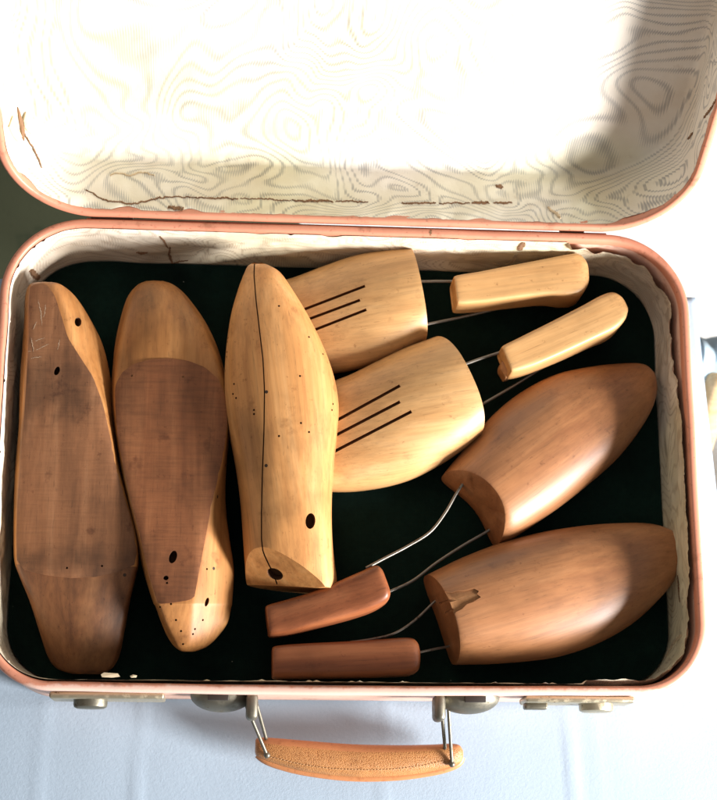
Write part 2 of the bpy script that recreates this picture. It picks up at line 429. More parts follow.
# ------------------------------------------------------------------ suitcase
def rrect(hw, y0, y1, r, n=26, m=60, rf=None):
    """closed path (x, y, nx, ny) of a rounded rectangle, outward normals, counter-clockwise from the front left"""
    pts = []; rb_ = r; rf = rf or r
    def line(a, b, k, nn):
        for i in range(k): t = i / k; pts.append((a[0] + (b[0] - a[0]) * t, a[1] + (b[1] - a[1]) * t, *nn))
    def arc(cx, cy, a0, r):
        for i in range(n):
            a = a0 + math.pi / 2 * i / n; pts.append((cx + r * math.cos(a), cy + r * math.sin(a), math.cos(a), math.sin(a)))
    line((-hw + rf, y0), (hw - rf, y0), m, (0, -1)); arc(hw - rf, y0 + rf, -math.pi / 2, rf)
    line((hw, y0 + rf), (hw, y1 - r), m, (1, 0)); arc(hw - r, y1 - r, 0, r)
    line((hw - r, y1), (-hw + r, y1), m, (0, 1)); arc(-hw + r, y1 - r, math.pi / 2, r)
    line((-hw, y1 - r), (-hw, y0 + rf), m, (-1, 0)); arc(-hw + rf, y0 + rf, math.pi, rf)
    return pts
def sweep(path, prof, closed_prof=True, jig=None):
    """prof: list of (out, up); returns verts, faces"""
    vs = []; k = len(prof); n = len(path)
    for i, (x, y, a, b) in enumerate(path):
        for j, (o_, u_) in enumerate(prof):
            if jig: o_, u_ = jig(i, j, o_, u_, x, y)
            vs.append((x + a * o_, y + b * o_, u_))
    fs = []
    for i in range(n):
        for j in range(k if closed_prof else k - 1):
            a = i * k + j; b = i * k + (j + 1) % k; c = ((i + 1) % n) * k + (j + 1) % k; d = ((i + 1) % n) * k + j
            fs.append((a, b, c, d))
    return vs, fs
suit = empty('suitcase', (0, D / 2, 0), label='open vintage suitcase with salmon pink edges, cream moire lining and tan leather handle', cat='suitcase')
RB = .061
RF = .052
path = rrect(W / 2, 0, D, RB, rf=RF)
T = .0045
# outer shell of the tray with rounded foot and bottom panel
prof = [(-.003, 0.0), (-.0012, .0008), (0, .003), (0, .040), (0, H - .008), (-T, H - .008), (-T, .004), (-T, .003)]
v, f = sweep(path, prof, True)
bi = len(v); bverts = [(x - a * .003, y - b * .003) for x, y, a, b in path]
v += [(x, y, 0.0005) for x, y in bverts] + [(x, y, .003) for x, y in bverts]; nb = len(bverts)
f += [tuple(range(bi, bi + nb)), tuple(range(bi + nb, bi + 2 * nb))]
shell = mkobj('tray_shell', v, f, M_shell, suit)
# rolled salmon rim, uneven from wear
def rim_prof(wd, ht, top, n=18, lip=0.0):
    out = []
    for k in range(n):
        a = 2 * math.pi * k / n; c, s = math.cos(a), math.sin(a)
        e = .62
        out.append((-wd / 2 + wd / 2 * abs(c) ** e * (1 if c > 0 else -1), top - ht / 2 + ht / 2 * abs(s) ** e * (1 if s > 0 else -1)))
    return out
def rj(i, j, o_, u_, x, y):
    n_ = noise.noise(Vector((x * 18, y * 18, 1)))
    bow = .0022 * math.exp(-((x + .02) / .17) ** 2) if y < .02 else 0
    return o_ + n_ * .0005 + bow, u_ + n_ * .0006
v, f = sweep(path, [(o_ + .0008, u_) for o_, u_ in rim_prof(.0066, .0105, H)], True, rj)
rim = mkobj('tray_rim', v, f, M_rim_tray, shell)
# lining inside the tray, ragged upper edge
lin_path = rrect(W / 2 - .0064, .0064, D - .0064, RB - .0064, 40, 150, RF - .0064)
NV = 22
def edge_drop(x, y, i):
    d = .0012 + .0006 * abs(noise.noise(Vector((x * 60, y * 60, 0))))
    t = noise.noise(Vector((x * 38, y * 38, 5))); d += max(0, t - .22) * .010
    if x > .17 and y > .20:                       # badly torn right-hand back corner
        t2 = noise.noise(Vector((x * 70, y * 70, 9)))
        d += (.013 + .009 * t2) * (1 if y > .27 else max(0, (y - .2) / .07)) * min(1, (x - .17) / .035)
    if x > .2 and y < .08: d += .006 + .009 * noise.noise(Vector((x * 90, y * 90, 2)))
    return d
vs = []; n = len(lin_path)
for i, (x, y, a, b) in enumerate(lin_path):
    top = H - .0015 - edge_drop(x, y, i)
    for j in range(NV):
        t = j / (NV - 1); z = .016 + (top - .016) * t
        wv = (noise.noise(Vector((x * 26, y * 26, z * 60))) * .0026 + noise.noise(Vector((x * 80, y * 80, z * 120))) * .0013)
        o_ = -abs(wv) * math.sin(math.pi * min(1, t * 1.0)) ** .4 - (1 - t) ** 3 * .004
        if t > .84 and x > .17: o_ -= .0042 * (t - .84) / .16 * (.5 + .9 * abs(noise.noise(Vector((x * 55, y * 55, 3))))) + .0008 * random.random()
        elif t > .93 and random.random() < .03: o_ -= .0010
        vs.append((x + a * o_, y + b * o_, z))
fs = []
for i in range(n):
    for j in range(NV - 1):
        a = i * NV + j; c = ((i + 1) % n) * NV + j; fs.append((a, a + 1, c + 1, c))
lining = mkobj('tray_lining', vs, fs, M_trayin, suit, angle=70)
# dark green felt floor, curving up at the wall
vs = []; fs = []
offs = [(.0, .022), (-.004, .0205), (-.009, .0195), (-.016, .0178), (-.026, .0172)]
fp = rrect(W / 2 - .0110, .0110, D - .0110, RB - .011, 20, 60, RF - .011); n = len(fp)
for (x, y, a, b) in fp:
    for (o_, z) in offs:
        vs.append((x + a * o_, y + b * o_, z + noise.noise(Vector((x * 30, y * 30, o_ * 80))) * (.003 if o_ == 0 else .001)))
k = len(offs)
for i in range(n):
    for j in range(k - 1):
        a = i * k + j; c = ((i + 1) % n) * k + j; fs.append((a, a + 1, c + 1, c))
fs.append(tuple(i * k + k - 1 for i in range(n)))
mkobj('felt_floor', vs, fs, M_green, suit, angle=60)

# ---- lid, own frame: x along the hinge, y up the lid, -z into its depth
AL = math.radians(24); DL = .064
LO = Vector((0.0, D + .0022, H - .0025))
LM = Matrix.Translation(LO) @ Matrix.Rotation(math.pi / 2 - AL, 4, 'X')
def lidobj(name, v, f, mat, parent, **k):
    return mkobj(name, [LM @ Vector(p) for p in v], f, mat, parent, matrix=LM, **k)
RL = .070
lp = rrect(W / 2, 0, D, RL, 34, 90)
prof = [(0, -.006), (0, -DL + .006), (-.002, -DL + .0015), (-.006, -DL), (-.006, -DL + .003), (-T, -DL + .004), (-T, -.006)]
v, f = sweep(lp, prof, True)
bi = len(v); inner = [(x - a * .006, y - b * .006) for x, y, a, b in lp]; nb = len(inner)
v += [(x, y, -DL) for x, y in inner] + [(x, y, -DL + .0025) for x, y in inner]
f += [tuple(range(bi, bi + nb)), tuple(range(bi + nb, bi + 2 * nb))]
lid = lidobj('lid_shell', v, f, M_shell, suit)
v, f = sweep(lp, [(o_ + .0008, u_) for o_, u_ in rim_prof(.0068, .0105, 0.0)], True, lambda i, j, o_, u_, x, y: (o_ + .0005 * noise.noise(Vector((x * 18, y * 18, 7))), u_ + .0006 * noise.noise(Vector((x * 15, y * 15, 3)))))
lidobj('lid_rim', v, f, M_rim, lid)
# lining: wall + rounded crease + panel, one sheet
cp = rrect(W / 2 - .0060, .0060, D - .0060, RL - .006, 48, 170)
prof = [(0, -.0025 - .0535 * t / 14) for t in range(15)] + [(-.0006, -.0575), (-.002, -.0592), (-.0045, -.0602)]
def lj(i, j, o_, u_, x, y):
    wv = noise.noise(Vector((x * 24, y * 24, u_ * 50))) * .0016 + noise.noise(Vector((x * 80, y * 80, u_ * 120))) * .0006
    if j == 0:
        u_ -= .0006 + max(0, noise.noise(Vector((x * 45, y * 45, 4))) - .15) * .008
    u_ -= abs(noise.noise(Vector((x * 210, y * 210, 8)))) * .0012
    return o_ - abs(wv) * (1 if j > 0 else .3), u_
v, f = sweep(cp, prof, False, lj)
kk = len(prof); n = len(cp)
# panel filled with shrinking rings so it can ripple slightly
prev = [i * kk + kk - 1 for i in range(n)]
last_ring = [v[i] for i in prev]
cx_, cy_ = 0, D / 2
for s_ in (.97, .92, .84, .72, .58, .42, .25, .1):
    new = []
    for (x, y, z) in last_ring:
        X = cx_ + (x - cx_) * s_; Y = cy_ + (y - cy_) * s_
        v.append((X, Y, -.0606 + noise.noise(Vector((X * 12, Y * 12, 0))) * .0010)); new.append(len(v) - 1)
    for q in range(n): f.append((prev[q], prev[(q + 1) % n], new[(q + 1) % n], new[q]))
    prev = new
f.append(tuple(prev))
lidlin = lidobj('lid_lining', v, f, M_lidin, lid, angle=75)

def ribbon(name, pts, nrm, w0, mat, parent, seed=0, lift=.0006, matrix=None, jag=.6):
    """an irregular torn opening: thin strip just proud of the paper, real brown backing showing"""
    rnd = random.Random(seed); pts = arc_resample(pts, max(12, int(len(pts) * 9)))
    n_ = len(pts); vs = []
    for i, p in enumerate(pts):
        t = (pts[min(i + 1, n_ - 1)] - pts[max(i - 1, 0)]).normalized(); nn = Vector(nrm(p) if callable(nrm) else nrm).normalized()
        s = t.cross(nn).normalized(); env = math.sin(math.pi * (i + .3) / (n_ - .4)) ** .5
        w_ = w0 * env * (1 - jag + 2 * jag * rnd.random()); off = s * w0 * (rnd.random() - .5) * 1.2
        for sgn in (1, -1): vs.append(p + off + s * w_ * .5 * sgn + nn * lift)
        vs.append(p + off - nn * .0004)
    fs = []
    for i in range(n_ - 1):
        a = i * 3; b = a + 3
        fs += [(a, b, b + 1, a + 1), (a + 1, b + 1, b + 2, a + 2), (a + 2, b + 2, b, a)]
    return mkobj(name, vs, fs, mat, parent, matrix=matrix, smooth=False)
def lidwall(px, py):
    """camera ray against the lid's hinge-side lining wall (local plane y = .0095)"""
    n_ = LM.to_3x3() @ Vector((0, 1, 0)); q = LM @ Vector((0, .0088, -.03))
    d = ray(px, py); t = (q - cam.location).dot(n_) / d.dot(n_); return cam.location + d * t
lin_bvh = BVHTree.FromPolygons([LM @ Vector(p) for p in v], f)
def on(bvh, px, py):
    loc, nr, _, _ = bvh.ray_cast(cam.location, ray(px, py).normalized())
    if loc is None: return None, None
    if nr.dot(ray(px, py)) > 0: nr = -nr
    return loc, nr
def tear(bvh, pxs, w0, mat, parent, seed, matrix=None, lift=.0006, jag=.6):
    """densely sampled so that the strip follows the crumpled paper"""
    pl = arc_resample([Vector((a, b, 0)) for a, b in pxs], max(6, int(len(pxs) * 5)))
    rj_ = random.Random(seed * 7 + 1)
    for q in pl[1:-1]: q.x += (rj_.random() - .5) * .5; q.y += (rj_.random() - .5) * 1.5 * (1 if w0 < .002 else .4)
    pts = []; ns = []
    for q in pl:
        l, n_ = on(bvh, q.x, q.y)
        if l is not None: pts.append(l); ns.append(n_)
    if len(pts) < 3: return
    avg = sum(ns, Vector()).normalized()
    return ribbon('paper_tear', pts, avg, w0, mat, parent, seed, lift, matrix, jag)
def jline(a, b, n_, amp, seed):
    r = random.Random(seed)
    return [(a[0] + (b[0] - a[0]) * i / n_, a[1] + (b[1] - a[1]) * i / n_ + (r.random() - .5) * amp) for i in range(n_ + 1)]
tear(lin_bvh, [(86, 190), (92, 193), (99, 198), (108, 201), (118, 202), (128, 204), (138, 203), (148, 201), (160, 198), (178, 197), (195, 198)], .0011, M_card, lidlin, 1, LM)
for k_, (xa_, xb_) in enumerate(((195, 238), (240, 291), (292, 333), (335, 368), (402, 436), (439, 470), (472, 489), (493, 512))):
    ya_ = 198 + (xa_ - 195) * .024; yb_ = 198 + (xb_ - 195) * .024
    if xa_ > 400: ya_, yb_ = 204 - (xa_ - 400) * .01, 204 - (xb_ - 400) * .01
    tear(lin_bvh, jline((xa_, ya_), (xb_, yb_), 8, 1.4, k_ + 3), (.0010, .0006, .0014, .0007)[k_ % 4], M_card, lidlin, 40 + k_, LM, jag=.9)
tear(lin_bvh, [(22, 130), (28, 140), (34, 150), (38, 158), (41, 168)], .0016, M_card, lidlin, 5, LM)
tear(lin_bvh, [(496, 187), (499, 186), (502, 188)], .0024, M_card, lidlin, 9, LM, jag=.3)
tear(lin_bvh, [(168, 207), (174, 208), (181, 209), (186, 211)], .0028, M_card, lidlin, 10, LM)
tear(lin_bvh, [(704, 118), (708, 113), (713, 106), (717, 98)], .0013, M_card, lidlin, 11, LM)
tear(lin_bvh, [(688, 139), (690, 137), (693, 133)], .0012, M_card, lidlin, 12, LM)
tear(lin_bvh, [(548, 207), (552, 211), (557, 214), (560, 219)], .0018, M_curl, lidlin, 13, LM)
tear(lin_bvh, [(110, 176), (118, 173), (130, 176), (142, 172), (155, 176)], .0012, M_curl, lidlin, 14, LM)
tl_bvh = BVHTree.FromPolygons([tuple(world_matrix(lining) @ vv.co) for vv in lining.data.vertices], [tuple(p.vertices) for p in lining.data.polygons])
tear(tl_bvh, [(57, 284), (68, 281), (78, 279), (90, 276)], .014, M_card2, lining, 21, lift=.0012, jag=.35)
tear(tl_bvh, [(170, 247), (169, 254), (172, 262), (174, 270)], .0012, M_card, lining, 22)
tear(tl_bvh, [(160, 236), (164, 241), (168, 248)], .0010, M_card, lining, 23)
tear(tl_bvh, [(172, 264), (180, 261), (188, 260)], .0009, M_card, lining, 24)
tear(tl_bvh, [(30, 270), (34, 274), (39, 279)], .0030, M_card, lining, 25)
tear(tl_bvh, [(137, 252), (142, 253), (147, 252)], .0016, M_card, lining, 26)
tear(tl_bvh, [(520, 250), (521, 246), (523, 242)], .0030, M_card, lining, 27, jag=.4)
tear(tl_bvh, [(493, 262), (500, 266), (507, 265), (513, 260), (516, 254)], .0020, M_curl, lining, 28)
tear(tl_bvh, [(678, 575), (679, 590), (680, 602)], .0016, M_card, lining, 29)
tear(tl_bvh, [(666, 656), (672, 646), (676, 640), (682, 636)], .0022, M_curl, lining, 30)
tear(tl_bvh, [(640, 245), (652, 250), (662, 262), (668, 275), (673, 290)], .0028, M_curl, lining, 31, jag=.7)

# chips and cracks on the rims
rb = BVHTree.FromPolygons([tuple(world_matrix(rim) @ vv.co) for vv in rim.data.vertices], [tuple(p.vertices) for p in rim.data.polygons])
def rimmark(pxs, w0, mat, seed, lift=.00015):
    pts = []
    for q in arc_resample([Vector((a, b, 0)) for a, b in pxs], 10):
        l, n_ = on(rb, q.x, q.y)
        if l is not None: pts.append(l)
    if len(pts) > 3: ribbon('paint_crack', pts, Vector((0, 0, 1)), w0, mat, rim, seed, lift)
rimmark([(430, 228), (431, 231), (430, 236)], .0013, M_card, 1)
# front edge: bits of lining and fibre folded over
def flap(name, bvh, pxs, mat, parent, lift=.0008, matrix=None, th=.0004, z=None):
    """a torn piece: closed outline given in picture pixels, laid on the surface it belongs to"""
    pts = []; ns = []
    for a, b in pxs:
        if z is not None: pts.append(P(a, b, z)); ns.append(Vector((0, 0, 1))); continue
        l, n_ = on(bvh, a, b)
        if l is not None: pts.append(l); ns.append(n_)
    if len(pts) < 3: return
    nn = sum(ns, Vector()).normalized(); n = len(pts); c = sum(pts, Vector()) / n
    top = [p + nn * lift for p in pts] + [c + nn * (lift + th)]; bot = [p - nn * .0003 for p in pts]
    vs = top + bot; fs = [(i, (i + 1) % n, n) for i in range(n)] + [(i, (i + 1) % n, n + 1 + (i + 1) % n, n + 1 + i) for i in range(n)] + [tuple(range(n + 1, 2 * n + 1))]
    return mkobj(name, vs, fs, mat, parent, matrix=matrix, smooth=False)
flap('lining_scrap', None, [(101, 674.5), (104, 672.5), (118, 673.5), (120, 676.5), (112, 677.5), (102, 677)], M_curl, lining, z=H + .0006)
flap('lining_scrap', None, [(130, 676), (133, 674.6), (137, 675.5), (136, 677.5), (131, 677.5)], M_curl, lining, z=H + .0006)
flap('paper_tear', lin_bvh, [(17, 107), (19.5, 113), (22, 121), (24, 131), (23.5, 141), (21, 136), (19.5, 127), (18, 118)], M_card, lidlin, .0008, LM)
flap('paper_tear', lin_bvh, [(22.5, 121), (25, 112), (26.5, 118), (25, 123), (28, 129), (30, 134), (26, 131), (23.5, 127)], M_curl, lidlin, .0012, LM)
flap('paper_tear', lin_bvh, [(8, 127), (12, 116), (13, 120), (16.5, 124), (18, 130), (21, 137), (17, 142), (12, 136)], M_curl, lidlin, .0010, LM)
# hinges
boxm('hinge_strip', (0, D + .0019, H - .016), (.40, .0026, .022), M_rim, suit, .0006)
for (xp, wd) in ((112, 44), (572, 26)):
    c = P(xp, 226 if xp > 300 else 219, H - .004); c.y = D + .003
    h = wd / F * 1.15
    hg = boxm('hinge', (c.x, D + .0040, H - .018), (h, .0022, .022), M_plate, suit, .0008)
    tube('hinge_pin', [(c.x - h / 2, D + .0045, H - .006), (c.x + h / 2, D + .0045, H - .006)], .0024, M_plate, hg, 12, 6, False)

# latches on the front wall
def latch(px0, px1, kx0, kx1, knobmat, strip_mat, extra=None):
    xa, xb = P(px0, 690, .055).x, P(px1, 690, .055).x
    pl = boxm('latch', ((xa + xb) / 2, -.0030, .052), (xb - xa, .0048, .030), strip_mat, suit, .0018)
    ka, kb = P(kx0, 696, .05).x, P(kx1, 696, .05).x
    r = (kb - ka) / 2; c = Vector(((ka + kb) / 2, -.004, .052))
    rings = []
    for (dy, rr) in ((0, r), (-.0045, r), (-.0062, r * .96), (-.0072, r * .82), (-.0075, r * .5)):
        rings.append([c + Vector((rr * math.cos(a), dy, rr * math.sin(a) * .9)) for a in [2 * math.pi * q / 32 for q in range(32)]])
    v, f = rings_mesh(rings); mkobj('latch_button', v, f, knobmat, pl)
    if extra:
        ea, eb = P(extra[0], 696, .05).x, P(extra[1], 696, .05).x
        boxm('latch_hook', ((ea + eb) / 2, -.0072, .052), (eb - ea, .0048, .010), M_plate, pl, .0015)
M_brass = metal('worn_brass', (.44, .38, .27), .35, .4)
latch(51, 165, 74, 108, M_plate, M_brass)
latch(523, 631, 578, 612, M_brass, M_brass, (523, 546))

# carrying handle
hd = empty('handle', P(360, 740, .02))
hd.parent = suit; hd.matrix_basis = world_matrix(suit).inverted() @ Matrix.Translation(P(360, 740, .02))
def loft(name, stations, mat, parent, ns=60, nr=72, smooth_passes=1, mats=None, lean0=0, lean1=0, leanlen=.25, bow0=0, angle=35):
    """stations: (Lx,Ly,Rx,Ry, zm, zt, zb, et, eb, skew); L/R silhouette pixels met at height zm; et/eb exponents of the upper/lower half;
    skew moves the ridge sideways (-1..1)"""
    rows = resample([tuple(map(float, s)) for s in stations], ns)
    prs = []
    for r in rows:
        Lp, Rp = P(r[0], r[1], r[4]), P(r[2], r[3], r[4]); prs.append((Lp, Rp, r))
    axis = ((prs[-1][0] + prs[-1][1]) - (prs[0][0] + prs[0][1])); axis.z = 0; axis.normalize()
    rings = []
    for i, (Lp, Rp, r) in enumerate(prs):
        zm, zt, zb, et, eb, sk = r[4:10]
        c = (Lp + Rp) / 2; hv = (Rp - Lp) / 2; ring = []
        for k in range(nr * 2):
            a = 2 * math.pi * k / (nr * 2); co, si = math.cos(a), math.sin(a)
            e = et if si >= 0 else eb
            u = abs(co) ** (2 / e) * (1 if co >= 0 else -1); h = abs(si) ** (2 / e)
            z = zm + (h * (zt - zm) if si >= 0 else -h * (zm - zb))
            u += sk * h * (1 - abs(u)) if si >= 0 else 0
            p = c + hv * u; p.z = z; ring.append(p)
        ring = arc_resample(ring, nr, True)
        for _ in range(smooth_passes):
            ring = [(ring[k - 1] + ring[k] * 2 + ring[(k + 1) % nr]) / 4 for k in range(nr)]
        t = i / (ns - 1)
        ln = 0
        if lean1 and t > 1 - leanlen: ln = lean1 * ((t - 1 + leanlen) / leanlen) ** 1.5
        if lean0 and t < leanlen: ln = -lean0 * ((leanlen - t) / leanlen) ** 1.5
        if ln:
            ring = [p + axis * ln * (p.z - zm) for p in ring]
        if bow0 and t < .45:
            k_ = bow0 * ((.45 - t) / .45) ** 1.5; hl = hv.length; hu = hv / hl
            ring = [p + axis * k_ * max(0, 1 - ((p - c).dot(hu) / hl) ** 2) for p in ring]
        rings.append(ring)
    v, f = rings_mesh(rings)
    ang = math.atan2(axis.y, axis.x)
    c = sum((Vector(q) for q in v), Vector()) / len(v); c.z = min(q.z for q in v)
    M = Matrix.Translation(c) @ Matrix.Rotation(ang, 4, 'Z')
    return v, f, M
def root_for(M, name, **k):
    e = empty(name, M.to_translation(), M.to_euler().z, **k); return e
def add(name, vfM, mat, parent=None, mats=None, angle=35, lump=0.0, seed=0):
    v, f, M = vfM
    if lump:
        v = [Vector(p) + Vector((noise.noise(Vector(p) * 30 + Vector((seed, 0, 0))), noise.noise(Vector(p) * 30 + Vector((0, seed, 9))), noise.noise(Vector(p) * 30 + Vector((5, 0, seed))))) * lump for p in v]
    return mkobj(name, v, f, mat, parent, matrix=M, mats=mats, angle=angle)

hv_ = loft('g', [(255, 752, 255.5, 740, .019, .024, .013, 2.4, 2.4, 0), (258, 757, 259, 737.5, .020, .027, .012, 2.5, 2.5, 0), (275, 764, 275, 738, .020, .029, .011, 2.6, 2.6, 0),
    (305, 772, 305, 740.5, .020, .030, .010, 2.6, 2.6, 0), (350, 777, 350, 744, .020, .030, .010, 2.6, 2.6, 0), (395, 776.5, 395, 745, .020, .030, .010, 2.6, 2.6, 0),
    (430, 772, 430, 744.5, .020, .029, .011, 2.6, 2.6, 0), (450, 767, 450, 743.5, .020, .028, .011, 2.6, 2.6, 0), (459, 763, 459, 745, .020, .026, .012, 2.5, 2.5, 0), (462.5, 759, 462.5, 750, .019, .023, .014, 2.4, 2.4, 0)], None, None)
v, f, M = hv_; grip = mkobj('grip', v, f, M_leather, hd, mats=[M_leather, M_leather_edge])
for p in grip.data.polygons:
    if p.normal.y > .30: p.material_index = 1
# smooth sewn edge strip along the outer side of the grip
strip = []
for (x, y) in ((258, 754), (264, 759), (277, 764.5), (305, 771.5), (350, 777), (395, 776.5), (430, 772), (450, 767), (459, 762), (461, 757)): strip.append(P(x, y, .019))
tube('edge_strip', strip, .0032, M_leather_edge, hd, 10, 60)
gb = BVHTree.FromPolygons([tuple(q) for q in v], f)
st = []
for k in range(58):
    t = k / 57; x = 268 + t * (452 - 268)
    yy = resample([(759.0,), (766,), (770.5,), (772,), (771.5,), (768,), (762,)], 58)[k][0]
    l, n_ = on(gb, x, yy - 2.5)
    if l is not None: st.append((l, n_))
vs = []; fs = []
for l, n_ in st[::1]:
    c = l + n_ * .0002; t = Vector((1, 0, 0)); s = n_.cross(t).normalized(); b0 = len(vs)
    for (a, b, h_) in ((-1, -1, 0), (1, -1, 0), (1, 1, 0), (-1, 1, 0), (-.6, -.6, 1), (.6, -.6, 1), (.6, .6, 1), (-.6, .6, 1)):
        vs.append(c + t * a * .0007 + s * b * .00028 + n_ * h_ * .0003)
    fs += [tuple(b0 + q for q in r_) for r_ in ((0, 1, 2, 3), (4, 5, 6, 7), (0, 1, 5, 4), (1, 2, 6, 5), (2, 3, 7, 6), (3, 0, 4, 7))]
mkobj('stitching', vs, fs, M_thread, hd, smooth=False)
# wire loops joining grip and brackets
def loopw(a1, b1, a2, b2):
    A1, A2 = P(*a1), P(*a2); B1, B2 = P(*b1), P(*b2)
    tube('wire_loop', [B1 + Vector((0, 0, -.004)), B1, A1, (A1 + A2) / 2 + Vector((0, .002, .001)), A2, B2, B2 + Vector((0, 0, -.004))], .0013, M_plate, hd, 10, 90, False)
    bm_ = bmesh.new(); bmesh.ops.create_uvsphere(bm_, u_segments=16, v_segments=10, radius=.0024)
    vs = [q.co + B1 for q in bm_.verts]; fs = [[q.index for q in p.verts] for p in bm_.faces]; bm_.free(); mkobj('rivet', vs, fs, M_plate, hd)
loopw((243, 698, .050), (267, 755, .031), (256, 702, .050), (266, 738, .027))
loopw((448, 702, .050), (452, 764, .029), (441, 702, .050), (445, 748, .030))
# dome brackets
def bracket(px0, px1, tab0, tab1):
    xa, xb = P(px0, 700, .05).x, P(px1, 700, .05).x; c = Vector(((xa + xb) / 2, -.0005, .048)); rx = (xb - xa) / 2
    rings = []
    for k in range(13):
        a = k / 12 * math.pi / 2
        rings.append([c + Vector((rx * math.cos(a) * math.cos(q), -.0125 * math.sin(a), .017 * math.cos(a) * math.sin(q))) for q in [2 * math.pi * s / 48 for s in range(48)]])
    v, f = rings_mesh(rings); br = mkobj('handle_bracket', v, f, M_plate, suit)
    ta, tb_ = P(tab0, 700, .055).x, P(tab1, 700, .055).x
    boxm('bracket_tab', ((ta + tb_) / 2, -.0095, .056), (tb_ - ta, .019, .022), M_plate, br, .0035)
    sa = px0 + (px1 - px0) * (.28 if tab0 > (px0 + px1) / 2 else .45); sb = sa + (px1 - px0) * .33
    xs, xe = P(sa, 700, .066).x, P(sb, 700, .066).x
    boxm('bracket_slot', ((xs + xe) / 2, -.0035, .0655), (xe - xs, .0045, .003), M_gap, br, .0004)
bracket(190, 253, 246, 258)
bracket(436, 500, 433, 444)

# ------------------------------------------------------------------ cutting tools
def curtain(bvh, pxs, wd, depth, n_=14, up=.004, ext=0):
    pts = []
    for q in arc_resample([Vector((a, b, 0)) for a, b in pxs], n_):
        l, _n = on(bvh, q.x, q.y)
        if l is not None: pts.append(l)
    if ext:
        d0 = (pts[1] - pts[0]).normalized(); pts.insert(0, pts[0] - d0 * ext)
        pts[0].z = pts[1].z
    rings = []
    for i, p in enumerate(pts):
        t = pts[min(i + 1, len(pts) - 1)] - pts[max(i - 1, 0)]; t.z = 0; t.normalize(); s = Vector((-t.y, t.x, 0)) * wd / 2
        rings.append([p + s + Vector((0, 0, up)), p - s + Vector((0, 0, up)), p - s - Vector((0, 0, depth)), p + s - Vector((0, 0, depth))])
    return rings_mesh(rings)
def drill(bvh, px, py, rx, ry, depth, tilt=0, vert=False):
    l, n_ = on(bvh, px, py)
    if l is None: return [], []
    ax = Vector((0, 0, 1)) if vert else (n_ * .5 + (-ray(px, py).normalized()) * .5).normalized()
    s = ax.cross(Vector((0, 1, 0))).normalized(); t = s.cross(ax).normalized()
    s, t = s * math.cos(tilt) + t * math.sin(tilt), t * math.cos(tilt) - s * math.sin(tilt)
    rings = []
    for h_ in (-depth, .006):
        rings.append([l + ax * h_ + s * rx * math.cos(a) + t * ry * math.sin(a) for a in [2 * math.pi * q / 18 for q in range(18)]])
    return rings_mesh(rings)
def carve(o, tools, inner=None):
    if inner is not None: o.data.materials.append(inner)
    for (v, f) in tools:
        if not v: continue
        me = bpy.data.meshes.new('t'); me.from_pydata([tuple(q) for q in v], [], f); me.update()
        bm = bmesh.new(); bm.from_mesh(me); bmesh.ops.recalc_face_normals(bm, faces=bm.faces); bm.to_mesh(me); bm.free()
        if inner is not None:
            for m_ in o.data.materials: me.materials.append(m_)
            for p in me.polygons: p.material_index = len(o.data.materials) - 1
        c = bpy.data.objects.new('t', me); COL.objects.link(c)
        md = o.modifiers.new('b', 'BOOLEAN'); md.operation = 'DIFFERENCE'; md.solver = 'EXACT'; md.object = c
        bpy.context.view_layer.update()
        dg = bpy.context.evaluated_depsgraph_get(); new = bpy.data.meshes.new_from_object(o.evaluated_get(dg))
        o.modifiers.clear(); ok = len(new.polygons) > len(o.data.polygons) * .5
        if ok:
            nm = o.data.name; o.data = new; new.name = nm
        else: print('carve failed', o.name)
        bpy.data.objects.remove(c)
    o.data.set_sharp_from_angle(angle=math.radians(38))
def bvh_of(vfM): return BVHTree.FromPolygons([tuple(q) for q in vfM[0]], vfM[1])
M_dark, _N, _L, _B = nt('dark_hole_wood'); _B.inputs['Base Color'].default_value = (.15, .062, .024, 1); _B.inputs['Roughness'].default_value = .9  # darker brown for the cut walls of holes and seam

# ------------------------------------------------------------------ shoe lasts lying sole up
def sole_loft(st, ns=90, nr=110, passes=2):
    """st: (y, TLx, TRx, ztL, ztR, crown, BLx, BRx, zm, zb): flat top edge TL-TR, body bulge BL-BR at zm, keel at zb"""
    rows = resample([tuple(map(float, s)) for s in st], ns); rings = []
    for (y, tl, tr, zl, zr, cr_, bl, br, zm, zb) in rows:
        TL, TR = P(tl, y, zl), P(tr, y, zr); BL, BR = P(bl, y, zm), P(br, y, zm)
        c = (BL + BR) / 2; ring = []
        for k in range(24):
            u = k / 24; p = TL.lerp(TR, u); p.z += cr_ * (1 - (2 * u - 1) ** 2); ring.append(p)
        for k in range(14):                    # right flank
            u = k / 14; p = TR.lerp(BR, u); bul = .55 * u + .45 * math.sin(u * math.pi / 2)
            q = Vector((TR.x + (BR.x - TR.x) * bul, TR.y + (BR.y - TR.y) * u, TR.z + (BR.z - TR.z) * u)); ring.append(q)
        for k in range(28):                    # keel
            a = math.pi * k / 28; cx = c + (BR - BL) / 2 * (abs(math.cos(a)) ** .8 * (1 if math.cos(a) > 0 else -1))
            cx.z = zm - (zm - zb) * math.sin(a) ** .8; ring.append(cx)
        for k in range(14):
            u = 1 - k / 14; bul = .55 * u + .45 * math.sin(u * math.pi / 2)
            ring.append(Vector((TL.x + (BL.x - TL.x) * bul, TL.y + (BL.y - TL.y) * u, TL.z + (BL.z - TL.z) * u)))
        ring = arc_resample(ring, nr, True)
        for _ in range(passes): ring = [(ring[k - 1] + ring[k] * 2 + ring[(k + 1) % nr]) / 4 for k in range(nr)]
        rings.append(ring)
    v, f = rings_mesh(rings)
    c = sum((Vector(q) for q in v), Vector()) / len(v); c.z = min(q.z for q in v)
    M = Matrix.Translation(c) @ Matrix.Rotation(math.pi / 2, 4, 'Z')
    return v, f, M
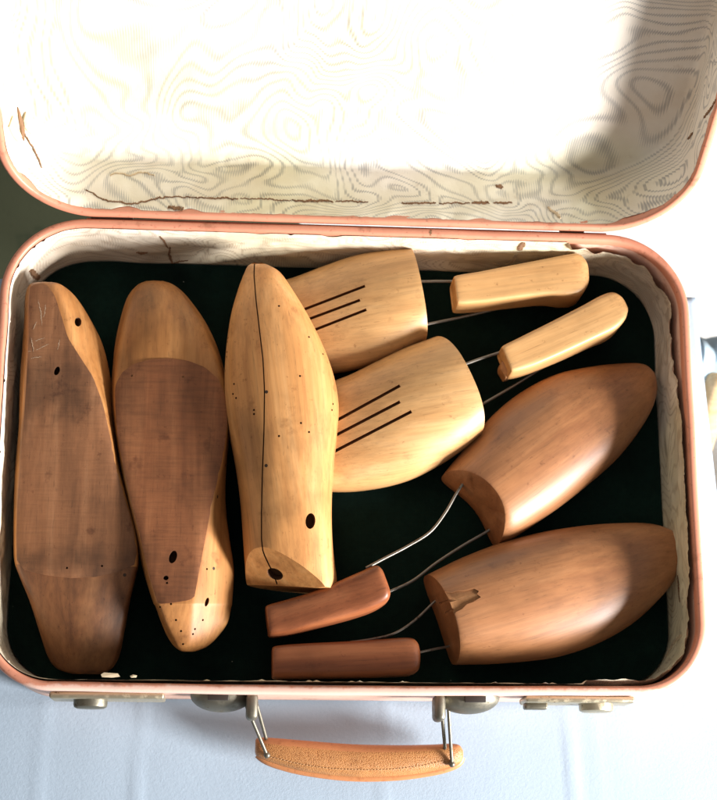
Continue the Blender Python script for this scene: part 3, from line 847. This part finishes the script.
def sole_patch(name, pxs, bvh, mat, parent, M, th=.0009):
    """thin sole face following the body, outline given in picture pixels"""
    bm = bmesh.new(); pts = arc_resample([Vector((a, b, 0)) for a, b in pxs], 120, True)
    from mathutils.geometry import delaunay_2d_cdt
    xs = [p.x for p in pts]; ys = [p.y for p in pts]
    grid = []
    def inside(x, y):
        r = False; j = len(pts) - 1
        for i in range(len(pts)):
            if (pts[i].y > y) != (pts[j].y > y) and x < (pts[j].x - pts[i].x) * (y - pts[i].y) / (pts[j].y - pts[i].y) + pts[i].x: r = not r
            j = i
        return r
    x = min(xs) + 3
    while x < max(xs):
        y = min(ys) + 3
        while y < max(ys):
            if inside(x, y) and min((p.x - x) ** 2 + (p.y - y) ** 2 for p in pts) > 4: grid.append(Vector((x, y)))
            y += 5
        x += 5
    co = [Vector((p.x, p.y)) for p in pts] + grid; n0 = len(pts)
    res = delaunay_2d_cdt(co, [], [list(range(n0))], 1, 1e-4)
    top = []; cx = sum(xs) / len(xs); cyl = lambda y: [p.x for p in pts if abs(p.y - y) < 6]
    for q in res[0]:
        x, y = q.x, q.y; xx = cyl(y); mx = (min(xx) + max(xx)) / 2 if xx else cx; my = (min(ys) + max(ys)) / 2
        for _ in range(60):
            l, n_ = on(bvh, x, y)
            if l is not None and n_.z > .72: break
            x += .25 * (1 if mx > x else -1); y += .05 * (1 if my > y else -1)
        top.append(l if l is not None else P(x, y, .07))
    k = len(top); fs = [tuple(t) for t in res[2]]
    vs = [t + Vector((0, 0, th)) for t in top]
    # rim skirt
    cnt = {}
    for t in fs:
        for a, b in zip(t, t[1:] + t[:1]): cnt[(a, b)] = 1
    skirt = [(a, b) for (a, b) in cnt if (b, a) not in cnt]
    vs += [t - Vector((0, 0, .0012)) for t in top]
    fs += [(a, b, b + k, a + k) for a, b in skirt]
    return mkobj(name, vs, fs, mat, parent, matrix=M, angle=30)

# last 1, far left: heel end up at the top, forepart at the bottom
L1 = sole_loft([
    # y   TL   TR   ztL   ztR   crown  BL  BR  zm   zb
    (282, 40, 48, 0.0744, 0.0744, .001, 38, 52, 0.0720, .060),
    (285, 31, 52, 0.0768, 0.0768, .001, 29, 62, 0.0700, .045),
    (297, 28, 60, 0.0784, 0.0784, .0008, 25, 76, 0.0620, .022),
    (320, 28, 68, 0.0784, 0.0784, .0006, 24, 91, 0.0560, .018),
    (345, 27, 75, 0.0776, 0.0776, .0004, 22, 103, 0.0520, .018),
    (375, 25, 92, 0.0760, 0.0760, .0004, 20, 110, 0.0500, .018),
    (405, 23, 104, 0.0736, 0.0736, .0004, 19, 113, 0.0480, .018),
    (435, 21, 111, 0.0712, 0.0712, .0005, 18, 116, 0.0480, .018),
    (470, 18, 118, 0.0688, 0.0688, .0008, 15, 121, 0.0490, .019),
    (505, 16, 128, 0.0664, 0.0664, .0012, 14, 131, 0.0490, .021),
    (535, 15, 136, 0.0647, 0.0647, .0018, 13, 138, 0.0490, .023),
    (560, 16, 138, 0.0631, 0.0622, .003, 14, 139, 0.0460, .023),
    (575, 21, 135, 0.0606, 0.0589, .005, 19, 136, 0.0420, .022),
    (600, 33, 128, 0.0538, 0.0512, .007, 29, 130, 0.0370, .020),
    (630, 43, 122, 0.0460, 0.0434, .008, 39, 125, 0.0320, .018),
    (655, 53, 116, 0.0380, 0.0362, .008, 47, 120, 0.0270, .018),
    (668, 62, 108, 0.0326, 0.0316, .006, 56, 112, 0.0250, .018),
    (674, 76, 98, 0.0280, 0.0280, .003, 72, 102, 0.0230, .020)])
r1 = root_for(L1[2], 'shoe_last', label='dark brown wooden shoe last lying sole up at the far left, beside the suitcase wall', cat='shoe last', group='wooden shoe lasts')
b1 = bvh_of(L1); body1 = add('last_body', L1, None, r1, lump=.0006, seed=3, mats=[M_last_tan, M_last_shaded])
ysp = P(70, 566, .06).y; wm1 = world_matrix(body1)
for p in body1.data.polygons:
    if (wm1 @ p.center).y < ysp: p.material_index = 1  # forepart takes the copy with shade painted in
tl = [drill(b1, 78, 322, .0030, .0042, .010, .5), drill(b1, 57, 371, .0022, .0036, .010, .3), drill(b1, 67, 568, .0009, .0009, .004), drill(b1, 102, 566, .0009, .0009, .004)]
carve(body1, tl, M_dark)
p1 = sole_patch('sole_face', [(30, 287), (38, 284), (47, 285), (55, 296), (62, 318), (68, 338), (80, 357), (93, 377), (103, 404), (110, 436), (117, 470), (127, 504), (135, 535), (137, 553), (134, 565),
     (118, 572), (95, 577), (70, 578), (45, 575), (24, 570), (17, 560), (16.5, 535), (17.5, 505), (20, 470), (23, 435), (25, 405), (27, 375), (28.5, 345), (29.5, 320), (29.5, 297)], b1, M_sole_grey, r1, L1[2])
p1['label'] = 'darker scratched flat sole face'
carve(p1, [drill(b1, 57, 371, .0020, .0034, .010, .3), drill(b1, 67, 568, .0008, .0008, .004), drill(b1, 102, 566, .0008, .0008, .004)], M_dark)

sb1 = bvh_of(L1)
for k_, pp in enumerate(([(27, 345), (36, 341), (45, 338)], [(28, 352), (38, 350), (49, 344)], [(27, 361), (34, 358), (42, 357)], [(31, 338), (33, 346), (34, 352)], [(38, 300), (41, 312), (42, 326)], [(46, 305), (44, 318)], [(33, 330), (37, 322)], [(58, 350), (60, 340)])):
    pts = [on(sb1, *q)[0] for q in pp]
    if all(p is not None for p in pts): ribbon('scratch', [p + Vector((0, 0, .0009)) for p in pts], Vector((0, 0, 1)), .00055, M_scratch, r1, k_, .0001, L1[2])
# last 2: forepart at the top, heel at the bottom with its lit right flank
L2 = sole_loft([
    (281, 149, 160, 0.0556, 0.0556, .001, 146, 163, 0.0520, .046),
    (285, 140, 171, 0.0572, 0.0572, .004, 137, 174, 0.0490, .034),
    (297, 132, 184, 0.0580, 0.0580, .009, 127, 188, 0.0440, .024),
    (320, 125, 200, 0.0603, 0.0595, .012, 120, 205, 0.0420, .019),
    (343, 119, 211, 0.0626, 0.0619, .011, 115, 216, 0.0430, .018),
    (362, 116, 219, 0.0649, 0.0641, .007, 113, 222, 0.0440, .018),
    (395, 114, 227, 0.0672, 0.0664, .003, 111, 230, 0.0450, .018),
    (430, 116, 228, 0.0686, 0.0679, .001, 114, 230, 0.0460, .018),
    (465, 122, 222, 0.0701, 0.0694, .0006, 120, 227, 0.0460, .018),
    (500, 130, 213, 0.0716, 0.0708, .0004, 127, 226, 0.0460, .018),
    (535, 139, 206, 0.0730, 0.0723, .0004, 135, 229, 0.0460, .018),
    (570, 147, 199, 0.0744, 0.0737, .0004, 143, 234, 0.0450, .018),
    (600, 156, 194, 0.0751, 0.0744, .0006, 152, 233, 0.0460, .018),
    (606, 159, 193, 0.0746, 0.0739, .0006, 155, 232, 0.0460, .018),
    (622, 165, 192, 0.0708, 0.0701, .001, 161, 228, 0.0470, .020),
    (636, 172, 191, 0.0664, 0.0664, .001, 167, 218, 0.0480, .026),
    (646, 177, 189, 0.0619, 0.0619, .001, 174, 207, 0.0490, .034),
    (651, 182, 187, 0.0572, 0.0572, .0005, 181, 195, 0.0510, .046)])
r2 = root_for(L2[2], 'shoe_last', label='sole-up wooden shoe last, second from left, with sawn sole and worm-holed pointed lower end', cat='shoe last', group='wooden shoe lasts')
b2 = bvh_of(L2); body2 = add('last_body', L2, M_last_tan, r2, lump=.0005, seed=8)
h2 = [drill(b2, 173, 557, .0030, .0050, .010, .25), drill(b2, 166, 578, .0020, .0018, .006), drill(b2, 167, 583, .0008, .0008, .004), drill(b2, 207, 602, .0016, .0034, .006, .3)]
small = [(160, 607), (171, 604), (176, 620), (181, 631), (183, 644), (193, 634), (195, 629), (207, 569), (203, 620)]
carve(body2, h2 + [drill(b2, a, b, .0008, .0008, .003) for a, b in small], M_dark)
p2 = sole_patch('sole_face', [(114, 396), (116, 384), (122, 373), (133, 364.5), (150, 359.5), (168, 358.5), (188, 361), (205, 367.5), (218, 379), (226, 397), (227.5, 420), (225, 445), (220, 470), (212, 502), (206, 535), (199, 572), (194.5, 597),
     (190, 600), (175, 602.5), (158, 604), (152, 588), (146, 565), (138.5, 535), (129.5, 500), (122, 468), (116.5, 435), (114, 412)], b2, M_sole_red, r2, L2[2])
p2['label'] = 'darker sawn sole face with fine cross lines'
carve(p2, [drill(b2, 173, 557, .0028, .0048, .010, .25), drill(b2, 166, 578, .0019, .0017, .006), drill(b2, 167, 583, .0008, .0008, .004), drill(b2, 132, 376, .0008, .0008, .003), drill(b2, 183, 377, .0008, .0008, .003)], M_dark)

# last 3: pale, lying face up in the middle, split line down its length
def LR(y, l, r, zm, zt, zb, et=2.1, eb=2.2, sk=0.0): return (l, y, r, y, zm, zt, zb, et, eb, sk)
L3 = loft('l3', [
    LR(262.5, 254, 261, .070, 0.0674, .067), LR(266, 248, 270, .070, 0.0730, .062), LR(274, 244, 281, .069, 0.0794, .058), LR(290, 238, 292, .068, 0.0859, .054),
    LR(315, 231, 307, .067, 0.0915, .050, 2.2), LR(345, 226.5, 322, .066, 0.0952, .046, 2.2), LR(375, 224.5, 333, .065, 0.0970, .045, 2.3), LR(405, 225.5, 338.5, .063, 0.0970, .045, 2.3), LR(435, 229.5, 337, .060, 0.0961, .040, 2.3),
    LR(470, 236, 333.5, .056, 0.0933, .025, 2.4), LR(505, 240.5, 331.5, .054, 0.0905, .020, 2.5), LR(540, 243, 332, .052, 0.0878, .019, 2.6), LR(565, 244.8, 334.5, .051, 0.0850, .019, 2.7), LR(583, 246.5, 336.5, .050, 0.0822, .019, 2.8), LR(592, 251, 334, .050, 0.0822, .019, 2.8)], None, None, ns=110, nr=110)
v, f, M = L3
# slice: slanting lens-shaped back face, then the end
bm = bmesh.new(); bv = [bm.verts.new(q) for q in v]
for q in f: bm.faces.new([bv[i] for i in q])
pe = P(290, 588, .05)
def cut(co, no):
    r = bmesh.ops.bisect_plane(bm, geom=bm.verts[:] + bm.edges[:] + bm.faces[:], plane_co=co, plane_no=no, clear_outer=True)
    e = [x for x in r['geom_cut'] if isinstance(x, bmesh.types.BMEdge)]
    if e: bmesh.ops.contextual_create(bm, geom=e)
cut(pe, Vector((-.08, -1, -.05)).normalized())
bv3 = BVHTree.FromBMesh(bm)
A, _ = on(bv3, 246, 563); B2_, _ = on(bv3, 322, 582.5); C_, _ = on(bv3, 272, 549)
no = (B2_ - A).cross(C_ - A).normalized()
if no.z < 0: no = -no
cut(A, no)
bm.verts.index_update(); v3 = [q.co.copy() for q in bm.verts]; f3 = [[q.index for q in p.verts] for p in bm.faces]; bm.free()
r3 = root_for(M, 'shoe_last', label='pale honey wooden shoe last in the middle, split lengthwise by a long dark crack', cat='shoe last', group='wooden shoe lasts')
body3 = mkobj('last_body', v3, f3, M_last_light, r3, matrix=M, angle=32)
b3 = BVHTree.FromPolygons([tuple(q) for q in v3], f3)
seam = curtain(b3, [(254.5, 264), (254, 275), (256, 300), (259.5, 330), (263, 360), (264.5, 390), (264, 430), (262.5, 470), (261.5, 510), (261.5, 540), (263, 552), (269, 565), (274, 574), (279, 592)], .0009, .006, 60)
ho = [drill(b3, 275, 574, .0062, .0052, .012, .35), drill(b3, 310.5, 521, .0038, .0058, .012, .1)]
sm = [(228, 338), (227.5, 342), (227, 352), (226.5, 357), (234, 384), (233, 394), (236, 398), (254, 410), (254, 414), (300, 376), (301, 423), (309, 432), (279, 436), (332, 343), (323, 354), (309, 337), (233, 303), (279, 256 + 50), (241, 280), (333, 404), (332, 410)]
carve(body3, [seam] + ho + [drill(b3, a, b, .0008, .0008, .003) for a, b in sm], M_dark)

# ------------------------------------------------------------------ shoe trees
def tree_root(vfM, label): return root_for(vfM[2], 'shoe_tree', label=label, cat='shoe tree', group='two-wire wooden shoe trees')
ZF = .019
# A: upper pale tree
TA = loft('a', [(246, 332, 243, 316, .030, .036, ZF, 2.2, 2.4, 0), (253, 350, 247, 302, .031, .041, ZF, 2.3, 2.4, 0), (275, 367, 262, 287, .034, .047, ZF, 2.3, 2.4, 0), (305, 374, 292, 279, .037, .056, ZF, 2.4, 2.5, 0),
    (340, 372, 325, 267, .040, .064, ZF, 2.4, 2.5, 0), (372, 364.5, 355, 257.5, .042, .070, ZF, 2.4, 2.6, 0), (399, 354, 382, 253, .043, .073, ZF, 2.4, 2.7, 0), (418, 344.5, 400, 251.5, .043, .074, ZF, 2.4, 2.8, 0), (426, 340, 408, 251, .043, .074, ZF, 2.4, 2.8, 0)], None, None, ns=80, nr=90)
ta = tree_root(TA, 'pale beech shoe tree with three slots, the upper of the pair beside the split last')
ba = bvh_of(TA); blockA = add('toe_block', TA, M_tree_light, ta)
slots = [curtain(ba, [(303, 309.8), (365, 286)], .0023, .0065, ext=.02), curtain(ba, [(309, 319), (360, 300)], .0023, .0065, ext=.02), curtain(ba, [(314, 330), (366.4, 309.6)], .0023, .0065, ext=.02)]
carve(blockA, slots, M_slot)
TB = loft('b', [(255, 440, 252, 415, .028, .036, ZF, 2.2, 2.4, 0), (270, 464, 262, 400, .030, .042, ZF, 2.3, 2.4, 0), (300, 486, 285, 392, .034, .052, ZF, 2.3, 2.4, 0), (333, 491.5, 312, 388, .038, .062, ZF, 2.4, 2.5, 0),
    (370, 489.5, 345, 378, .041, .070, ZF, 2.4, 2.5, 0), (408, 480.5, 376, 363, .043, .076, ZF, 2.4, 2.6, 0), (440, 465, 403, 350, .044, .079, ZF, 2.4, 2.7, 0), (463, 450, 422, 343, .045, .080, ZF, 2.4, 2.8, 0), (476, 439, 430, 340, .045, .080, ZF, 2.4, 2.8, 0)], None, None, ns=80, nr=90, lean1=.28, leanlen=.5)
tb2 = tree_root(TB, 'pale beech shoe tree with three slots, the lower of the pair beside the split last')
bb = bvh_of(TB); blockB = add('toe_block', TB, M_tree_light, tb2)
carve(blockB, [curtain(bb, [(341, 418), (400, 385.6)], .0024, .0065, ext=.02), curtain(bb, [(340, 433), (400, 401.7)], .0024, .0065, ext=.02), curtain(bb, [(339, 449), (411.5, 411.4)], .0024, .0065, ext=.02)], M_slot)
# heel knobs (bars)
def knob(rows, mat, parent, lean0=0, lean1=0, name='heel_knob'):
    k_ = 1.0 if mat is M_knob_red else 1.9
    rows = [r[:7] + (r[7] * k_, r[8] * k_, r[9]) for r in rows]
    vfM = loft(name, rows, None, None, ns=70, nr=96, smooth_passes=1, lean0=lean0, lean1=lean1, leanlen=.3)
    v, f, M = vfM
    return mkobj(name, v, f, mat, parent, matrix=M, angle=40)
knob([(456, 304, 454, 284, .055, .065, .042, 5, 5, 0), (457, 308.5, 453.5, 280.5, .055, .068, .040, 6, 5, 0), (480, 307.5, 478, 276, .055, .068, .040, 6, 5, 0), (515, 303, 511, 269.5, .055, .068, .038, 6, 5, 0), (545, 299.5, 542, 263.5, .055, .068, .034, 6, 4, 0),
      (565, 301, 565, 259.5, .053, .068, .030, 5, 4, 0), (578, 298.5, 576, 259, .052, .067, .028, 4, 4, 0), (585, 290, 584, 266, .052, .064, .030, 3.5, 3.5, 0), (587, 282, 586.5, 275, .052, .060, .036, 3, 3, 0)], M_tree_light, ta)
knob([(508, 370, 501, 353, .060, .070, .050, 5, 5, 0), (510.5, 375.5, 500.5, 350, .060, .073, .046, 6, 5, 0), (530, 370.5, 519, 340.5, .060, .073, .044, 6, 5, 0), (562, 357, 551, 324.5, .060, .073, .042, 6, 5, 0), (593, 342.5, 580, 309.5, .060, .073, .038, 6, 4, 0),
      (611, 334.5, 597, 300.5, .058, .073, .034, 5, 4, 0), (621, 325.5, 609, 297, .057, .072, .032, 4, 4, 0), (625, 316, 618, 300.5, .057, .069, .034, 3.5, 3.5, 0), (625.5, 311, 623, 306, .057, .065, .040, 3, 3, 0)], M_tree_light, tb2)
knob([(512, 376, 503, 362, .050, .056, .036, 3, 3, 0), (509, 377.5, 500, 364, .050, .057, .036, 3, 3, 0), (505, 379, 499, 369, .050, .054, .040, 3, 3, 0)], M_last_brown, tb2, name='spring_socket')
def wire(pts, parent, r=.00115): tube('spring_wire', [P(*p) for p in pts], r, M_wire, parent, 10, 60)
wire([(405, 281, .050), (418, 281.5, .050), (440, 281.3, .051), (462, 281.5, .052)], ta)
wire([(405, 330, .045), (424, 325, .045), (460, 317.5, .043), (500, 308, .041), (540, 297, .042)], ta)
wire([(430, 377, .052), (450, 370, .053), (478, 359.5, .054), (506, 350.5, .056)], tb2)
wire([(450, 421, .045), (470, 411, .045), (510, 388, .042), (550, 363, .040), (585, 345, .044)], tb2)

# C: reddish tree, upper right, toe to the upper right
TC = loft('c', [(498, 544, 443, 475, 0.0420, 0.0700, ZF, 2.3, 2.6, 0), (510, 540, 449, 467, 0.0420, 0.0708, ZF, 2.3, 2.6, 0), (530, 527.5, 466, 447, 0.0420, 0.0708, ZF, 2.3, 2.5, 0), (560, 507, 491, 417, 0.0410, 0.0700, ZF, 2.3, 2.4, 0), (588, 485, 521, 392.5, 0.0390, 0.0676, ZF, 2.2, 2.3, 0),
    (615, 461, 555, 375.5, 0.0370, 0.0628, ZF, 2.2, 2.3, 0), (635, 437, 590, 367.5, 0.0340, 0.0556, ZF, 2.1, 2.3, 0), (650, 413, 618, 364.5, 0.0310, 0.0492, ZF, 2.1, 2.3, 0), (656, 395, 640, 364.5, 0.0300, 0.0428, .022, 2.1, 2.3, 0), (655.5, 383, 649, 370, 0.0290, 0.0372, .027, 2, 2.2, 0)], None, None, ns=90, nr=90, lean0=-.20, leanlen=.35, bow0=.012)
tcr = tree_root(TC, 'upper of the two reddish brown shoe trees at right, with smooth unchipped block')
blockC = add('toe_block', TC, M_tree_red, tcr)
# D: lower right
TD = loft('d', [(455, 664.5, 425, 576, 0.0390, 0.0716, ZF, 2.3, 2.6, 0), (465, 664.5, 433, 572, 0.0390, 0.0724, ZF, 2.3, 2.6, 0), (490, 664, 462, 558, 0.0390, 0.0732, ZF, 2.3, 2.5, 0), (525, 661.5, 500, 543.5, 0.0390, 0.0732, ZF, 2.3, 2.4, 0), (560, 656.5, 540, 533, 0.0370, 0.0708, ZF, 2.2, 2.3, 0),
    (597, 644, 580, 526.5, 0.0360, 0.0660, ZF, 2.2, 2.3, 0), (632, 624, 617, 523.5, 0.0340, 0.0596, ZF, 2.1, 2.3, 0), (661, 597, 648, 524, 0.0310, 0.0532, ZF, 2.1, 2.3, 0), (678, 574, 669, 530, 0.0300, 0.0468, .022, 2.1, 2.3, 0), (683, 559, 679, 540, 0.0290, 0.0412, .027, 2, 2.2, 0)], None, None, ns=90, nr=90, lean0=-.10, leanlen=.3, bow0=.003)
tdr = tree_root(TD, 'lower of the two reddish brown shoe trees, with a raw chip on its square end', )
bd = bvh_of(TD); blockD = add('toe_block', TD, M_tree_red, tdr)
# raw chip: an overlapping scoop carved out of the block's edge
def scoop(bvh, pxs, wd, dep):
    pts = [on(bvh, *q)[0] for q in pxs]; pts = [p for p in pts if p is not None]
    d0 = (pts[1] - pts[0]); d0.z = 0; d0.normalize(); pts = [pts[0] - d0 * .014] + pts; pts[0].z = pts[1].z; pts = arc_resample(pts, 16)
    rings = []
    n_ = len(pts)
    for i, p in enumerate(pts):
        t = (pts[min(i + 1, n_ - 1)] - pts[max(i - 1, 0)]).normalized(); up = Vector((0, 0, 1)); s = t.cross(up).normalized()
        rr = wd * (1.0 if i < n_ * .6 else max(.25, 1 - ((i / n_ - .6) / .4) ** 1.5 * .7)) * (1 + .08 * math.sin(i * 2.3 + wd * 900))
        rings.append([p + Vector((0, 0, rr * .62 - dep)) + (s * math.cos(a) + up * math.sin(a) * .62) * rr for a in [2 * math.pi * q / 14 for q in range(14)]])
    return rings_mesh(rings)
def chip(bvh, pxs, dep):
    lo, hi, z = [], [], .06
    for a, b in pxs:
        l, n_ = on(bvh, a, b)
        p = l if l is not None and n_.z > .3 else P(a, b, z)
        z = p.z; lo.append(p - Vector((0, 0, dep))); hi.append(p + Vector((0, 0, .006)))
    return rings_mesh([lo, hi])
sc = [chip(bd, [(474, 588.5), (479, 591), (477, 594), (481, 597), (473, 602), (467, 604), (462, 609), (456, 612), (451, 619), (447, 621), (437, 612), (434, 603), (433, 594), (446, 591.5), (452, 592.5), (458, 590.5), (465, 590.5)], .0011),
      curtain(bd, [(440, 604), (452, 600), (468, 595)], .0022, .0012, 10, ext=.006), curtain(bd, [(446, 613), (454, 609), (463, 604)], .0018, .0011, 10, ext=.006)]
carve(blockD, sc, M_raw)
knob([(268, 633, 266, 610, .052, .060, .040, 5, 5, 0), (271, 636.5, 267, 606.5, .052, .065, .038, 5, 5, 0), (290, 634.5, 286, 601, .053, .067, .038, 5, 5, 0), (320, 627, 311, 593.5, .055, .070, .039, 5, 5, 0), (350, 619, 337, 583, .057, .073, .041, 5, 5, 0),
      (372, 611.5, 358, 574, .059, .076, .043, 5, 5, 0), (386, 603, 374, 567.5, .060, .077, .044, 5, 5, 0), (389.5, 596, 380, 570, .060, .074, .046, 4, 4, 0)], M_knob_red, tcr)
knob([(272, 675, 272, 651, .050, .057, .038, 5, 5, 0), (275, 678.5, 275, 647, .050, .062, .036, 5, 5, 0), (300, 678.5, 300, 644.5, .050, .062, .036, 5, 5, 0), (340, 678, 340, 642.5, .050, .062, .036, 5, 5, 0), (380, 677, 380, 640, .050, .062, .036, 5, 5, 0),
      (407, 675.5, 407, 638.5, .050, .062, .036, 5, 5, 0), (417, 671.5, 416, 642, .050, .060, .038, 4, 4, 0), (419.5, 664, 419.5, 650, .050, .056, .042, 3, 3, 0)], M_knob_red, tdr)
wire([(464, 482, .050), (456, 494, .050), (445, 513, .051), (430, 532, .053), (408, 546, .055), (385, 558, .058), (366, 568, .060)], tcr)
wire([(497, 524, .040), (486, 532, .040), (462, 546, .041), (436, 563, .043), (412, 581, .046), (386, 593, .050)], tcr)
wire([(448, 590, .040), (434, 602, .040), (415, 620, .040), (395, 633, .041), (372, 639, .043), (350, 642, .046)], tdr, .0010)
wire([(470, 640, .036), (450, 646, .038), (435, 649, .042), (412, 654, .048)], tdr, .0010)
